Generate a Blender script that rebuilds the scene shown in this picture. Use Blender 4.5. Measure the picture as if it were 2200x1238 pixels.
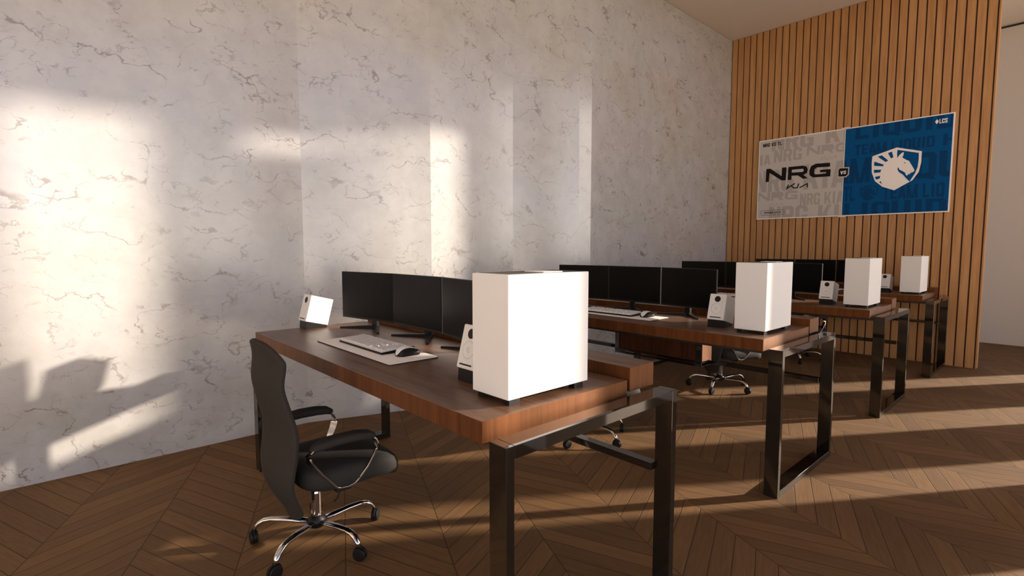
import bpy, bmesh, math, random
from mathutils import Vector, Matrix

for o in list(bpy.data.objects):
    bpy.data.objects.remove(o)
SC = bpy.context.scene
COL = SC.collection
PI = math.pi

# ------------------------------------------------------------------ camera
cam_d = bpy.data.cameras.new('camera')
cam_d.sensor_width = 36.0
cam_d.lens = 1104.71 / 2200.0 * 36.0
cam_d.clip_start = 0.02
cam = bpy.data.objects.new('camera', cam_d)
COL.objects.link(cam)
cam.location = (-0.46, -3.4619, 1.1786)
cam.rotation_euler = (PI / 2 - 0.0761, 0.0, -0.7358)
SC.camera = cam

# ------------------------------------------------------------------ exposure
SC.view_settings.view_transform = 'Standard'
SC.view_settings.look = 'None'
SC.view_settings.gamma = 1.0
SC.view_settings.use_curve_mapping = False
SC.view_settings.exposure = 0.0

# ------------------------------------------------------------------ sky and sun
SUN_AZ = math.radians(33.2)      # travels towards -X, +Y
SUN_TAN = 0.28
w = bpy.data.worlds.new('sky')
SC.world = w
w.use_nodes = True
nt = w.node_tree
nt.nodes.clear()
out = nt.nodes.new('ShaderNodeOutputWorld')
bg = nt.nodes.new('ShaderNodeBackground')
tc = nt.nodes.new('ShaderNodeTexCoord')
sx = nt.nodes.new('ShaderNodeSeparateXYZ')
mp = nt.nodes.new('ShaderNodeMapRange')
mp.inputs['From Min'].default_value = -1.0
mp.inputs['From Max'].default_value = 1.0
rp = nt.nodes.new('ShaderNodeValToRGB')
e = rp.color_ramp.elements
e[0].position = 0.0
e[0].color = (0.36, 0.27, 0.195, 1)
e[1].position = 1.0
e[1].color = (0.03, 0.04, 0.08, 1)
for p, c in ((0.40, (0.42, 0.32, 0.235, 1)), (0.492, (0.60, 0.485, 0.37, 1)), (0.503, (1.0, 0.92, 0.82, 1)), (0.525, (0.95, 0.90, 0.88, 1)),
             (0.56, (0.46, 0.46, 0.52, 1)), (0.62, (0.13, 0.145, 0.21, 1)), (0.75, (0.04, 0.05, 0.09, 1))):
    k = rp.color_ramp.elements.new(p)
    k.color = c
nt.links.new(tc.outputs['Generated'], sx.inputs[0])
nt.links.new(sx.outputs['Z'], mp.inputs['Value'])
nt.links.new(mp.outputs[0], rp.inputs[0])
# bright aureole of the sky around the low sun
dt = nt.nodes.new('ShaderNodeVectorMath')
dt.operation = 'DOT_PRODUCT'
nt.links.new(tc.outputs['Generated'], dt.inputs[0])
dt.inputs[1].default_value = tuple(Vector((math.cos(SUN_AZ), -math.sin(SUN_AZ), SUN_TAN)).normalized())
mx0 = nt.nodes.new('ShaderNodeMath')
mx0.operation = 'MAXIMUM'
mx0.inputs[1].default_value = 0.0
nt.links.new(dt.outputs['Value'], mx0.inputs[0])
pw = nt.nodes.new('ShaderNodeMath')
pw.operation = 'POWER'
pw.inputs[1].default_value = 28.0
nt.links.new(mx0.outputs[0], pw.inputs[0])
gl = nt.nodes.new('ShaderNodeMix')
gl.data_type = 'RGBA'
gl.blend_type = 'ADD'
gl.clamp_result = False
gl.inputs[7].default_value = (2.2, 1.95, 1.65, 1)
nt.links.new(pw.outputs[0], gl.inputs[0])
nt.links.new(rp.outputs[0], gl.inputs[6])
nt.links.new(gl.outputs[2], bg.inputs['Color'])
bg.inputs['Strength'].default_value = 5.2
nt.links.new(bg.outputs[0], out.inputs[0])

sun_d = bpy.data.lights.new('sun', 'SUN')
sun_d.energy = 11.2
sun_d.color = (1.0, 0.85, 0.69)
sun_d.angle = math.radians(1.3)
sun = bpy.data.objects.new('sun', sun_d)
COL.objects.link(sun)
sd = Vector((-math.cos(SUN_AZ), math.sin(SUN_AZ), -SUN_TAN)).normalized()
sun.rotation_euler = sd.to_track_quat('-Z', 'Y').to_euler()
sun.location = (9, -8, 4)

# daylight portal across the window wall (guides sampling of the sky only)
pd = bpy.data.lights.new('window_portal', 'AREA')
pd.shape = 'RECTANGLE'
pd.size = 12.6
pd.size_y = 3.9
pd.cycles.is_portal = True
po = bpy.data.objects.new('window_portal', pd)
COL.objects.link(po)
po.location = (2.05, -4.06, 1.95)
po.rotation_euler = (PI / 2, 0, 0)

# ================================================================== materials
def newmat(name):
    m = bpy.data.materials.new(name)
    m.use_nodes = True
    return m, m.node_tree, m.node_tree.nodes['Principled BSDF']


def plain(name, col, rough=0.5, metal=0.0, spec=0.5, noise=0.0, nscale=60.0):
    m, t, b = newmat(name)
    b.inputs['Base Color'].default_value = (*col, 1)
    b.inputs['Roughness'].default_value = rough
    b.inputs['Metallic'].default_value = metal
    b.inputs['Specular IOR Level'].default_value = spec
    if noise > 0:
        tcn = t.nodes.new('ShaderNodeTexCoord')
        n = t.nodes.new('ShaderNodeTexNoise')
        n.inputs['Scale'].default_value = nscale
        n.inputs['Detail'].default_value = 3
        mr = t.nodes.new('ShaderNodeMapRange')
        mr.inputs['To Min'].default_value = 1 - noise
        mr.inputs['To Max'].default_value = 1 + noise
        mx = t.nodes.new('ShaderNodeMix')
        mx.data_type = 'RGBA'
        mx.blend_type = 'MULTIPLY'
        mx.inputs[0].default_value = 1.0
        mx.inputs[6].default_value = (*col, 1)
        t.links.new(tcn.outputs['Object'], n.inputs['Vector'])
        t.links.new(n.outputs['Fac'], mr.inputs['Value'])
        t.links.new(mr.outputs[0], mx.inputs[7])
        t.links.new(mx.outputs[2], b.inputs['Base Color'])
    return m


def math_node(t, op, a, b=None, c=None):
    n = t.nodes.new('ShaderNodeMath')
    n.operation = op
    for i, v in enumerate((a, b, c)):
        if v is None:
            continue
        if isinstance(v, (int, float)):
            n.inputs[i].default_value = v
        else:
            t.links.new(v, n.inputs[i])
    return n.outputs[0]


def noise_node(t, vec, scale, detail=4, rough=0.5, dist=0.0):
    n = t.nodes.new('ShaderNodeTexNoise')
    n.inputs['Scale'].default_value = scale
    n.inputs['Detail'].default_value = detail
    n.inputs['Roughness'].default_value = rough
    n.inputs['Distortion'].default_value = dist
    if vec is not None:
        t.links.new(vec, n.inputs['Vector'])
    return n


def mixc(t, fac, a, b, mode='MIX'):
    n = t.nodes.new('ShaderNodeMix')
    n.data_type = 'RGBA'
    n.blend_type = mode
    for idx, v in ((0, fac), (6, a), (7, b)):
        if isinstance(v, (int, float)):
            n.inputs[idx].default_value = v
        elif isinstance(v, tuple):
            n.inputs[idx].default_value = (*v, 1)
        else:
            t.links.new(v, n.inputs[idx])
    return n.outputs[2]


def smooth(t, v, lo, hi, a=0.0, b=1.0):
    n = t.nodes.new('ShaderNodeMapRange')
    n.interpolation_type = 'SMOOTHSTEP'
    n.inputs['From Min'].default_value = lo
    n.inputs['From Max'].default_value = hi
    n.inputs['To Min'].default_value = a
    n.inputs['To Max'].default_value = b
    t.links.new(v, n.inputs['Value'])
    return n.outputs[0]


def mapping(t, scale=(1, 1, 1), loc=(0, 0, 0), rot=(0, 0, 0), src='Object'):
    tcn = t.nodes.new('ShaderNodeTexCoord')
    mp_ = t.nodes.new('ShaderNodeMapping')
    mp_.inputs['Scale'].default_value = scale
    mp_.inputs['Location'].default_value = loc
    mp_.inputs['Rotation'].default_value = rot
    t.links.new(tcn.outputs[src], mp_.inputs['Vector'])
    return mp_.outputs[0]


# ---- veined marble
def make_marble():
    m, t, b = newmat('veined_marble')
    v = mapping(t, (1.0, 0.0, 1.0))
    tone = noise_node(t, v, 1.1, 3, 0.5)
    base = mixc(t, smooth(t, tone.outputs['Fac'], 0.38, 0.62), (0.355, 0.343, 0.322), (0.368, 0.368, 0.385))
    cloud = noise_node(t, v, 5.0, 6, 0.65)
    base = mixc(t, smooth(t, cloud.outputs['Fac'], 0.34, 0.68, 0.0, 0.65), base, (0.44, 0.435, 0.43))
    # crooked thin veins that fade in and out
    def veins(scale, width, mlo, mhi, mscale, seed):
        vv = mapping(t, (1.0, 0.0, 1.35), (seed, 0.0, seed * 0.7), (0, math.radians(24), 0))
        wob = noise_node(t, vv, 9.0, 5, 0.65)
        off = t.nodes.new('ShaderNodeVectorMath')
        off.operation = 'MULTIPLY_ADD'
        t.links.new(wob.outputs['Color'], off.inputs[0])
        off.inputs[1].default_value = (0.16, 0.0, 0.16)
        t.links.new(vv, off.inputs[2])
        n = noise_node(t, off.outputs[0], scale, 2, 0.5)
        d = math_node(t, 'ABSOLUTE', math_node(t, 'SUBTRACT', n.outputs['Fac'], 0.5))
        line = smooth(t, d, width * 0.25, width, 1.0, 0.0)
        mk = noise_node(t, vv, mscale, 4, 0.6)
        mask = smooth(t, mk.outputs['Fac'], mlo, mhi)
        return math_node(t, 'MULTIPLY', line, mask)
    v1 = veins(2.6, 0.0085, 0.47, 0.60, 2.6, 3.1)
    v2 = veins(4.4, 0.0095, 0.50, 0.62, 4.0, 11.7)
    v3 = veins(8.5, 0.022, 0.53, 0.64, 5.0, 23.3)
    v4 = veins(3.4, 0.007, 0.51, 0.63, 3.3, 41.9)
    va = math_node(t, 'MAXIMUM', math_node(t, 'MAXIMUM', v1, v4), math_node(t, 'MAXIMUM', math_node(t, 'MULTIPLY', v2, 0.8), math_node(t, 'MULTIPLY', v3, 0.6)))
    base = mixc(t, math_node(t, 'MULTIPLY', va, 0.80), base, (0.175, 0.15, 0.13))
    bl = noise_node(t, mapping(t, (1, 0, 1.5), (5, 0, 2)), 7.0, 5, 0.7, 0.6)
    blot = smooth(t, bl.outputs['Fac'], 0.60, 0.72)
    base = mixc(t, math_node(t, 'MULTIPLY', blot, 0.48), base, (0.24, 0.20, 0.175))
    t.links.new(base, b.inputs['Base Color'])
    b.inputs['Roughness'].default_value = 0.22
    b.inputs['Specular IOR Level'].default_value = 0.95
    return m


# ---- chevron parquet
def make_floor():
    m, t, b = newmat('chevron_parquet')
    tcn = t.nodes.new('ShaderNodeTexCoord')
    sp = t.nodes.new('ShaderNodeSeparateXYZ')
    t.links.new(tcn.outputs['Object'], sp.inputs[0])
    A = math.radians(66.2)
    X, Y = sp.outputs['X'], sp.outputs['Y']
    tt = math_node(t, 'ADD', math_node(t, 'MULTIPLY', X, math.cos(A)), math_node(t, 'MULTIPLY', Y, math.sin(A)))
    nn = math_node(t, 'ADD', math_node(t, 'MULTIPLY', X, -math.sin(A)), math_node(t, 'MULTIPLY', Y, math.cos(A)))
    HALF = 0.3835
    n0 = math_node(t, 'ADD', nn, 0.198)
    pp = math_node(t, 'PINGPONG', n0, HALF)
    tp = math_node(t, 'ADD', math_node(t, 'ADD', tt, pp), 0.391)
    PL = 0.1094
    q = math_node(t, 'DIVIDE', tp, PL)
    idx = math_node(t, 'FLOOR', q)
    fr = math_node(t, 'FRACT', q)
    strip = math_node(t, 'FLOOR', math_node(t, 'DIVIDE', n0, HALF))
    # distance to plank joint (metres, across the plank) and to seam
    dj = math_node(t, 'MULTIPLY', math_node(t, 'MINIMUM', fr, math_node(t, 'SUBTRACT', 1.0, fr)), PL * 0.7071)
    ds = math_node(t, 'MINIMUM', pp, math_node(t, 'SUBTRACT', HALF, pp))
    d = math_node(t, 'MINIMUM', dj, ds)
    groove = smooth(t, d, 0.0009, 0.0030, 1.0, 0.0)
    cv = t.nodes.new('ShaderNodeCombineXYZ')
    t.links.new(idx, cv.inputs[0])
    t.links.new(strip, cv.inputs[1])
    wn = t.nodes.new('ShaderNodeTexWhiteNoise')
    wn.noise_dimensions = '2D'
    t.links.new(cv.outputs[0], wn.inputs['Vector'])
    # grain runs along each plank: along-plank coordinate
    par = math_node(t, 'MULTIPLY', math_node(t, 'SUBTRACT', tt, pp), 1.0)
    gv = t.nodes.new('ShaderNodeCombineXYZ')
    t.links.new(math_node(t, 'MULTIPLY', par, 3.0), gv.inputs[0])
    t.links.new(math_node(t, 'MULTIPLY', q, 5.5), gv.inputs[1])
    t.links.new(math_node(t, 'MULTIPLY', wn.outputs['Value'], 37.0), gv.inputs[2])
    g1 = noise_node(t, gv.outputs[0], 1.6, 5, 0.62, 0.5)
    g2 = noise_node(t, gv.outputs[0], 5.0, 4, 0.6, 1.0)
    col = mixc(t, smooth(t, g1.outputs['Fac'], 0.28, 0.72), (0.118, 0.059, 0.023), (0.157, 0.084, 0.035))
    col = mixc(t, smooth(t, g2.outputs['Fac'], 0.45, 0.75, 0.0, 0.30), col, (0.092, 0.042, 0.016))
    tonev = smooth(t, wn.outputs['Value'], 0.0, 1.0, 0.82, 1.16)
    cb = t.nodes.new('ShaderNodeCombineColor')
    for i in range(3):
        t.links.new(tonev, cb.inputs[i])
    col = mixc(t, 1.0, col, cb.outputs[0], 'MULTIPLY')
    col = mixc(t, math_node(t, 'MULTIPLY', groove, 0.85), col, (0.02, 0.011, 0.006))
    t.links.new(col, b.inputs['Base Color'])
    b.inputs['Roughness'].default_value = 0.72
    b.inputs['Specular IOR Level'].default_value = 0.6
    b.inputs['Specular Tint'].default_value = (1.0, 0.76, 0.50, 1)
    hgt = math_node(t, 'ADD', math_node(t, 'MULTIPLY', groove, -1.0), math_node(t, 'MULTIPLY', g1.outputs['Fac'], 0.25))
    bp = t.nodes.new('ShaderNodeBump')
    bp.inputs['Strength'].default_value = 0.5
    bp.inputs['Distance'].default_value = 0.0015
    t.links.new(hgt, bp.inputs['Height'])
    t.links.new(bp.outputs[0], b.inputs['Normal'])
    return m


# ---- streaky wood; the grain runs along one object axis
def make_wood(name, dark, light, scale, rough=0.4, spec=0.5, streak=0.5, bump=0.15):
    m, t, b = newmat(name)
    v = mapping(t, scale)
    n1 = noise_node(t, v, 1.0, 5, 0.6, 0.4)
    n2 = noise_node(t, v, 4.3, 4, 0.65, 0.2)
    f = math_node(t, 'ADD', math_node(t, 'MULTIPLY', n1.outputs['Fac'], 1 - streak), math_node(t, 'MULTIPLY', n2.outputs['Fac'], streak))
    col = mixc(t, smooth(t, f, 0.34, 0.66), dark, light)
    t.links.new(col, b.inputs['Base Color'])
    b.inputs['Roughness'].default_value = rough
    b.inputs['Specular IOR Level'].default_value = spec
    if bump:
        bp = t.nodes.new('ShaderNodeBump')
        bp.inputs['Strength'].default_value = bump
        bp.inputs['Distance'].default_value = 0.001
        t.links.new(n2.outputs['Fac'], bp.inputs['Height'])
        t.links.new(bp.outputs[0], b.inputs['Normal'])
    return m


M = {}
M['marble'] = make_marble()
M['floor'] = make_floor()
M['slat'] = make_wood('oak_slat', (0.33, 0.160, 0.056), (0.46, 0.245, 0.098), (14, 14, 0.9), 0.5, 0.4, 0.45, 0.1)
M['groove'] = plain('slat_backing', (0.055, 0.018, 0.008), 0.7)
M['walnut_top'] = make_wood('walnut_top', (0.072, 0.032, 0.016), (0.165, 0.085, 0.045), (16, 1.3, 16), 0.36, 0.5, 0.5, 0.06)
M['walnut_side'] = make_wood('walnut_edge', (0.034, 0.0115, 0.0042), (0.100, 0.036, 0.013), (22, 22, 1.0), 0.54, 1.0, 0.45, 0.08)
M['walnut_side'].node_tree.nodes['Principled BSDF'].inputs['Specular Tint'].default_value = (1.0, 0.40, 0.13, 1)
M['walnut_shaded'] = make_wood('walnut_shaded_front', (0.040, 0.013, 0.005), (0.080, 0.028, 0.011), (3, 20, 1.0), 0.6, 0.1, 0.5, 0.08)  # walnut with the shade under the desk put into its colour
M['chrome'] = plain('polished_black_steel', (0.008, 0.006, 0.0045), 0.05, 0.0, 0.5)
M['chrome'].node_tree.nodes['Principled BSDF'].inputs['IOR'].default_value = 1.8
M['bright_chrome'] = plain('chair_chrome', (0.66, 0.64, 0.62), 0.09, 1.0)
M['black_steel'] = plain('black_steel', (0.018, 0.017, 0.016), 0.4)
M['white_case'] = plain('white_powder_coat', (0.72, 0.715, 0.70), 0.55, 0.0, 0.2)
M['white_plastic'] = plain('white_plastic', (0.70, 0.69, 0.675), 0.5, 0.0, 0.2)
M['grey_white'] = plain('speaker_cone_white', (0.64, 0.63, 0.615), 0.5, 0.0, 0.2)
M['vent'] = plain('dark_vent_mesh', (0.045, 0.042, 0.035), 0.6)
M['black'] = plain('black_plastic', (0.008, 0.007, 0.0065), 0.45, 0.0, 0.22)
M['screen'] = plain('switched_off_screen', (0.0022, 0.0018, 0.0016), 0.28, 0.0, 0.085)
M['fabric'] = plain('dark_grey_fabric', (0.038, 0.033, 0.029), 0.9, 0.0, 0.12, 0.32, 420.0)
M['seat_fabric'] = plain('charcoal_upholstery', (0.022, 0.0205, 0.019), 0.75, 0.0, 0.2, 0.15, 200.0)
M['mat'] = plain('pale_desk_mat', (0.92, 0.90, 0.87), 0.75, 0.0, 0.3)
M['mat_edge'] = plain('desk_mat_black_edge', (0.015, 0.014, 0.013), 0.7)
M['key_white'] = plain('keycap_white', (0.68, 0.66, 0.64), 0.5)
M['ceiling'] = plain('ceiling_paint', (0.62, 0.55, 0.49), 0.9, 0.0, 0.2)
M['wall_paint'] = plain('wall_paint', (0.52, 0.47, 0.425), 0.9, 0.0, 0.2)
M['shadow_dark'] = plain('painted_shadow_line', (0.03, 0.025, 0.02), 0.9)  # dark colour stands in for shade at the ceiling joint
M['column'] = plain('window_pier_paint', (0.55, 0.50, 0.46), 0.9, 0.0, 0.2)
M['p_grey'] = plain('poster_grey', (0.47, 0.44, 0.42), 0.8, 0.0, 0.08)
M['p_grey2'] = plain('poster_darker_grey', (0.36, 0.33, 0.31), 0.8, 0.0, 0.08)
M['p_blue'] = plain('poster_blue', (0.002, 0.070, 0.215), 0.8, 0.0, 0.08)
M['p_navy'] = plain('poster_navy', (0.003, 0.042, 0.135), 0.8, 0.0, 0.08)
M['p_white'] = plain('poster_white', (0.80, 0.76, 0.74), 0.8, 0.0, 0.08)
M['p_black'] = plain('poster_black', (0.012, 0.010, 0.010), 0.8, 0.0, 0.08)


# ================================================================== geometry helpers
class MB:
    """collects shapes into one mesh"""
    def __init__(self):
        self.v, self.f, self.mi = [], [], []
        self.cur = 0

    def add(self, vs, fs):
        o = len(self.v)
        self.v += [tuple(q) for q in vs]
        self.f += [tuple(i + o for i in q) for q in fs]
        self.mi += [self.cur] * len(fs)
        return self

    def box(self, x0, x1, y0, y1, z0, z1):
        vs = [(x0, y0, z0), (x1, y0, z0), (x1, y1, z0), (x0, y1, z0), (x0, y0, z1), (x1, y0, z1), (x1, y1, z1), (x0, y1, z1)]
        return self.add(vs, [(0, 3, 2, 1), (4, 5, 6, 7), (0, 1, 5, 4), (1, 2, 6, 5), (2, 3, 7, 6), (3, 0, 4, 7)])

    def prism(self, pts, axis, a, b):
        """extrude a closed 2D outline along an axis from a to b"""
        def P(p, s):
            return {'x': (s, p[0], p[1]), 'y': (p[0], s, p[1]), 'z': (p[0], p[1], s)}[axis]
        n = len(pts)
        vs = [P(p, a) for p in pts] + [P(p, b) for p in pts]
        fs = [tuple(range(n)), tuple(range(2 * n - 1, n - 1, -1))]
        fs += [(i, i + n, (i + 1) % n + n, (i + 1) % n) for i in range(n)]
        return self.add(vs, fs)

    def sweep(self, path, section, up=(0, 0, 1), closed=False, cap=True, scales=None):
        """sweep a 2D section (side, up) along a 3D path"""
        path = [Vector(p) for p in path]
        n, k = len(path), len(section)
        vs, fs = [], []
        for i, p in enumerate(path):
            if closed:
                d = path[(i + 1) % n] - path[i - 1]
            else:
                d = path[min(i + 1, n - 1)] - path[max(i - 1, 0)]
            d.normalize()
            u = Vector(up)
            side = d.cross(u)
            if side.length < 1e-4:
                side = d.cross(Vector((1, 0, 0)))
            side.normalize()
            uu = side.cross(d).normalized()
            s = scales[i] if scales else 1.0
            for a, b in section:
                vs.append(p + side * a * s + uu * b * s)
        m = n if closed else n - 1
        for i in range(m):
            for j in range(k):
                a = i * k + j
                b = i * k + (j + 1) % k
                c = ((i + 1) % n) * k + (j + 1) % k
                d_ = ((i + 1) % n) * k + j
                fs.append((a, d_, c, b))
        if cap and not closed:
            fs.append(tuple(range(k)))
            fs.append(tuple(range((n - 1) * k + k - 1, (n - 1) * k - 1, -1)))
        return self.add(vs, fs)

    def tube(self, path, r, seg=10, **kw):
        return self.sweep(path, [(r * math.cos(2 * PI * j / seg), r * math.sin(2 * PI * j / seg)) for j in range(seg)], **kw)

    def lathe(self, prof, c, axis='z', seg=24):
        """revolve (radius, height) pairs; closes ends that reach radius 0 with a cap face otherwise"""
        n = len(prof)
        vs, fs = [], []
        for r, h in prof:
            for j in range(seg):
                a = 2 * PI * j / seg
                p = (r * math.cos(a), r * math.sin(a), h)
                if axis == 'x':
                    p = (p[2], p[0], p[1])
                elif axis == 'y':
                    p = (p[1], p[2], p[0])
                vs.append((p[0] + c[0], p[1] + c[1], p[2] + c[2]))
        for i in range(n - 1):
            for j in range(seg):
                fs.append((i * seg + j, i * seg + (j + 1) % seg, (i + 1) * seg + (j + 1) % seg, (i + 1) * seg + j))
        fs.append(tuple(range(seg - 1, -1, -1)))
        fs.append(tuple((n - 1) * seg + j for j in range(seg)))
        return self.add(vs, fs)

    def flat(self, pts):
        return self.add(pts, [tuple(range(len(pts)))])

    def rot(self, mat):
        self.v = [tuple(mat @ Vector(q)) for q in self.v]
        return self

    def build(self, name, mats, parent=None, bevel=0.0, smooth_=False, segs=2, sub=0, fix=True):
        me = bpy.data.meshes.new(name)
        me.from_pydata(self.v, [], self.f)
        if not isinstance(mats, (list, tuple)):
            mats = [mats]
        for m in mats:
            me.materials.append(m)
        for p, i in zip(me.polygons, self.mi):
            p.material_index = i
        if fix:
            b = bmesh.new()
            b.from_mesh(me)
            bmesh.ops.recalc_face_normals(b, faces=b.faces)
            b.to_mesh(me)
            b.free()
        if smooth_:
            for p in me.polygons:
                p.use_smooth = True
        o = bpy.data.objects.new(name, me)
        COL.objects.link(o)
        if parent is not None:
            o.parent = parent
        if bevel:
            bm_ = o.modifiers.new('bevel', 'BEVEL')
            bm_.width = bevel
            bm_.segments = segs
            bm_.limit_method = 'ANGLE'
            bm_.angle_limit = math.radians(40)
            if segs > 1:
                for p in me.polygons:
                    p.use_smooth = True
                bm_.harden_normals = True
        if sub:
            s = o.modifiers.new('subsurf', 'SUBSURF')
            s.levels = sub
            s.render_levels = sub
        return o


def empty(name, loc=(0, 0, 0), rz=0.0):
    o = bpy.data.objects.new(name, None)
    o.empty_display_size = 0.05
    o.location = loc
    o.rotation_euler = (0, 0, rz)
    COL.objects.link(o)
    return o


def tag(o, label, cat, group=None):
    o['label'] = label
    o['category'] = cat
    if group:
        o['group'] = group
    return o


def struct(name, mb, mats, **kw):
    o = mb.build(name, mats, **kw)
    o['kind'] = 'structure'
    return o


def copy_tree(o, parent=None):
    c = o.copy()
    COL.objects.link(c)
    if parent is not None:
        c.parent = parent
    for ch in list(o.children):
        copy_tree(ch, c)
    return c


# ================================================================== the room
H = 3.860
XL, XB = 6.272, 8.25          # slat wall face, corridor end wall
YW0, YW1 = -3.70, -4.00       # window wall, inner and outer face
XW = -4.2
# floor
struct('floor', MB().box(XW - 0.15, XB + 0.2, YW1 - 0.02, 0.45, -0.10, 0.0), M['floor'])
# ceiling
HEAD = 3.93                   # window heads sit a little higher than the ceiling
cl = MB().box(XW - 0.15, XB + 0.2, YW0, 0.45, H, H + 0.15)
cl.box(XW - 0.15, XB + 0.2, YW1, YW0 + 0.02, HEAD, H + 0.15)
struct('ceiling', cl, M['ceiling'])
# faceted marble wall: plan outline of its face, then the flat back
face = [(XW, 0.0), (0.81, 0.0), (1.632, -0.275), (2.43, -0.282), (3.15, -0.375), (3.32, -0.378), (4.45, -0.285), (XL + 0.12, -0.278)]
mbw = MB()
mbw.prism(face + [(XL + 0.12, 0.30), (XW, 0.30)], 'z', 0.0, H - 0.004)
struct('wall_back', mbw, M['marble'])
# slat wall: backing and end board with raised vertical slats
mb = MB()
YE = -2.832
mb.cur = 1
mb.box(XL + 0.014, XL + 0.11, YE + 0.012, -0.285, 0.0, H - 0.004)
mb.cur = 0
g0, gp, gw = -0.282, 0.07675, 0.0066
edges = [g0 - gp * i for i in range(34)]
for i in range(33):
    a, b_ = edges[i] - gw, edges[i + 1] + gw
    mb.box(XL, XL + 0.016, b_, a, 0.0, H - 0.004)
mb.box(XL + 0.001, XL + 0.112, YE, YE + 0.0115, 0.0, H - 0.004)
struct('wall_right', mb, [M['slat'], M['groove']])
# corridor end wall, far corridor side, left wall
struct('wall_corridor', MB().box(XB, XB + 0.15, YW0, 0.30, 0.0, H - 0.03), M['wall_paint'])
struct('wall_left', MB().box(XW - 0.15, XW, YW0, 0.30, 0.0, H), M['wall_paint'])
# dark strips painted in for the shadow line where walls meet the ceiling
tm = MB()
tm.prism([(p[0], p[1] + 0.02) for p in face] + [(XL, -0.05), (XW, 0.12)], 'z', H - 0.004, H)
struct('shadow_strip_1', tm, M['shadow_dark'])
struct('shadow_strip_2', MB().box(XB + 0.025, XB + 0.15, YW0, 0.30, H - 0.03, H), M['shadow_dark'])
struct('shadow_strip_3', MB().box(XL + 0.02, XL + 0.10, YE + 0.02, -0.29, H - 0.004, H), M['shadow_dark'])
# window wall: deep piers between full-height openings
sinA, cosA = math.sin(SUN_AZ), math.cos(SUN_AZ)
PITCH = 0.818
opens = []
opens.append((-4.05, 1.62))  # wide unseen opening, added to brighten the left side of the room
for i in range(-2, 3):
    lo, hi = (-0.265 if i else -0.335) + i * PITCH, -0.022 + i * PITCH
    xa = (lo - YW0 * cosA) / sinA
    xb = (hi - YW1 * cosA) / sinA
    opens.append((xa, xb))
prev = XW - 0.15
n_w = 0
pier = MB()
for xa, xb in opens:
    if xb < XW + 0.2:
        continue
    xa = max(xa, XW)
    if xa >= XB - 0.1:
        break
    if prev < 6.3 < xa:
        # unseen pier with an added top notch, shaped to throw light on the marble
        pier.box(prev, 6.14, YW1, YW0, 0.0, HEAD)
        pier.box(6.14, xa, YW1, YW0, 0.0, 3.685)
    else:
        pier.box(prev, xa, YW1, YW0, 0.0, HEAD)
    prev = min(xb, XB)
pier.box(prev, XB + 0.2, YW1, YW0, 0.0, HEAD)
struct('wall_front', pier, M['column'])

# ================================================================== the poster on the slat wall
PX = XL - 0.022               # front of the board
PY, PZ = -0.673, 1.547
PW, PH = 1.880, 0.976
poster = tag(empty('wall_poster', (XL, PY, PZ)), 'wide grey and blue match poster with horse crest on the slatted wood wall', 'poster')


def pu(u, v, d=0.0):
    return (PX - XL - d, -u, v)


def poly_part(name, polys, mat, d, lab=None):
    mb = MB()
    for i, p in enumerate(polys):
        mb.flat([pu(u, v, d + 0.000012 * (i % 50)) for u, v in p])
    o = mb.build(name, mat, poster, fix=False)
    if lab:
        o['label'] = lab
    return o


def rect(a, b, c, d):
    return [(a, b), (c, b), (c, d), (a, d)]


board = MB().box(PX - XL, -0.001, -PW, 0.0, 0.0, PH)
board.box(PX - XL, -0.001, -0.976, -0.904, PH - 0.004, PH + 0.010)
board.box(PX - XL, -0.001, -0.976, -0.904, -0.010, 0.004)
o = board.build('board', M['p_white'], poster)
o['label'] = 'white border of the poster'
BW = 0.011
poly_part('grey_panel', [rect(BW, BW, 0.9385, PH - BW)], M['p_grey'], 0.0015, 'pale grey left half of the poster')
poly_part('blue_panel', [rect(0.9445, BW, PW - BW, PH - BW)], M['p_blue'], 0.0015, 'royal blue right half of the poster')


# heavy condensed block letters: each a list of outlines in a unit box
def ring(x0, y0, x1, y1, t, c, open_=None):
    """chamfered ring made of quads; open_ = names of the sides left out"""
    o = [(x0 + c, y0), (x1 - c, y0), (x1, y0 + c * 0.6), (x1, y1 - c * 0.6), (x1 - c, y1), (x0 + c, y1), (x0, y1 - c * 0.6), (x0, y0 + c * 0.6)]
    ci = c * 0.45
    ty = t * 0.52
    i = [(x0 + t + ci, y0 + ty), (x1 - t - ci, y0 + ty), (x1 - t, y0 + ty + ci * 0.5), (x1 - t, y1 - ty - ci * 0.5), (x1 - t - ci, y1 - ty), (x0 + t + ci, y1 - ty), (x0 + t, y1 - ty - ci * 0.5), (x0 + t, y0 + ty + ci * 0.5)]
    return [[o[k], o[(k + 1) % 8], i[(k + 1) % 8], i[k]] for k in range(8) if not open_ or k not in open_]


def box4(a, b, c, d):
    return [(a, b), (c, b), (c, d), (a, d)]


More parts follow.
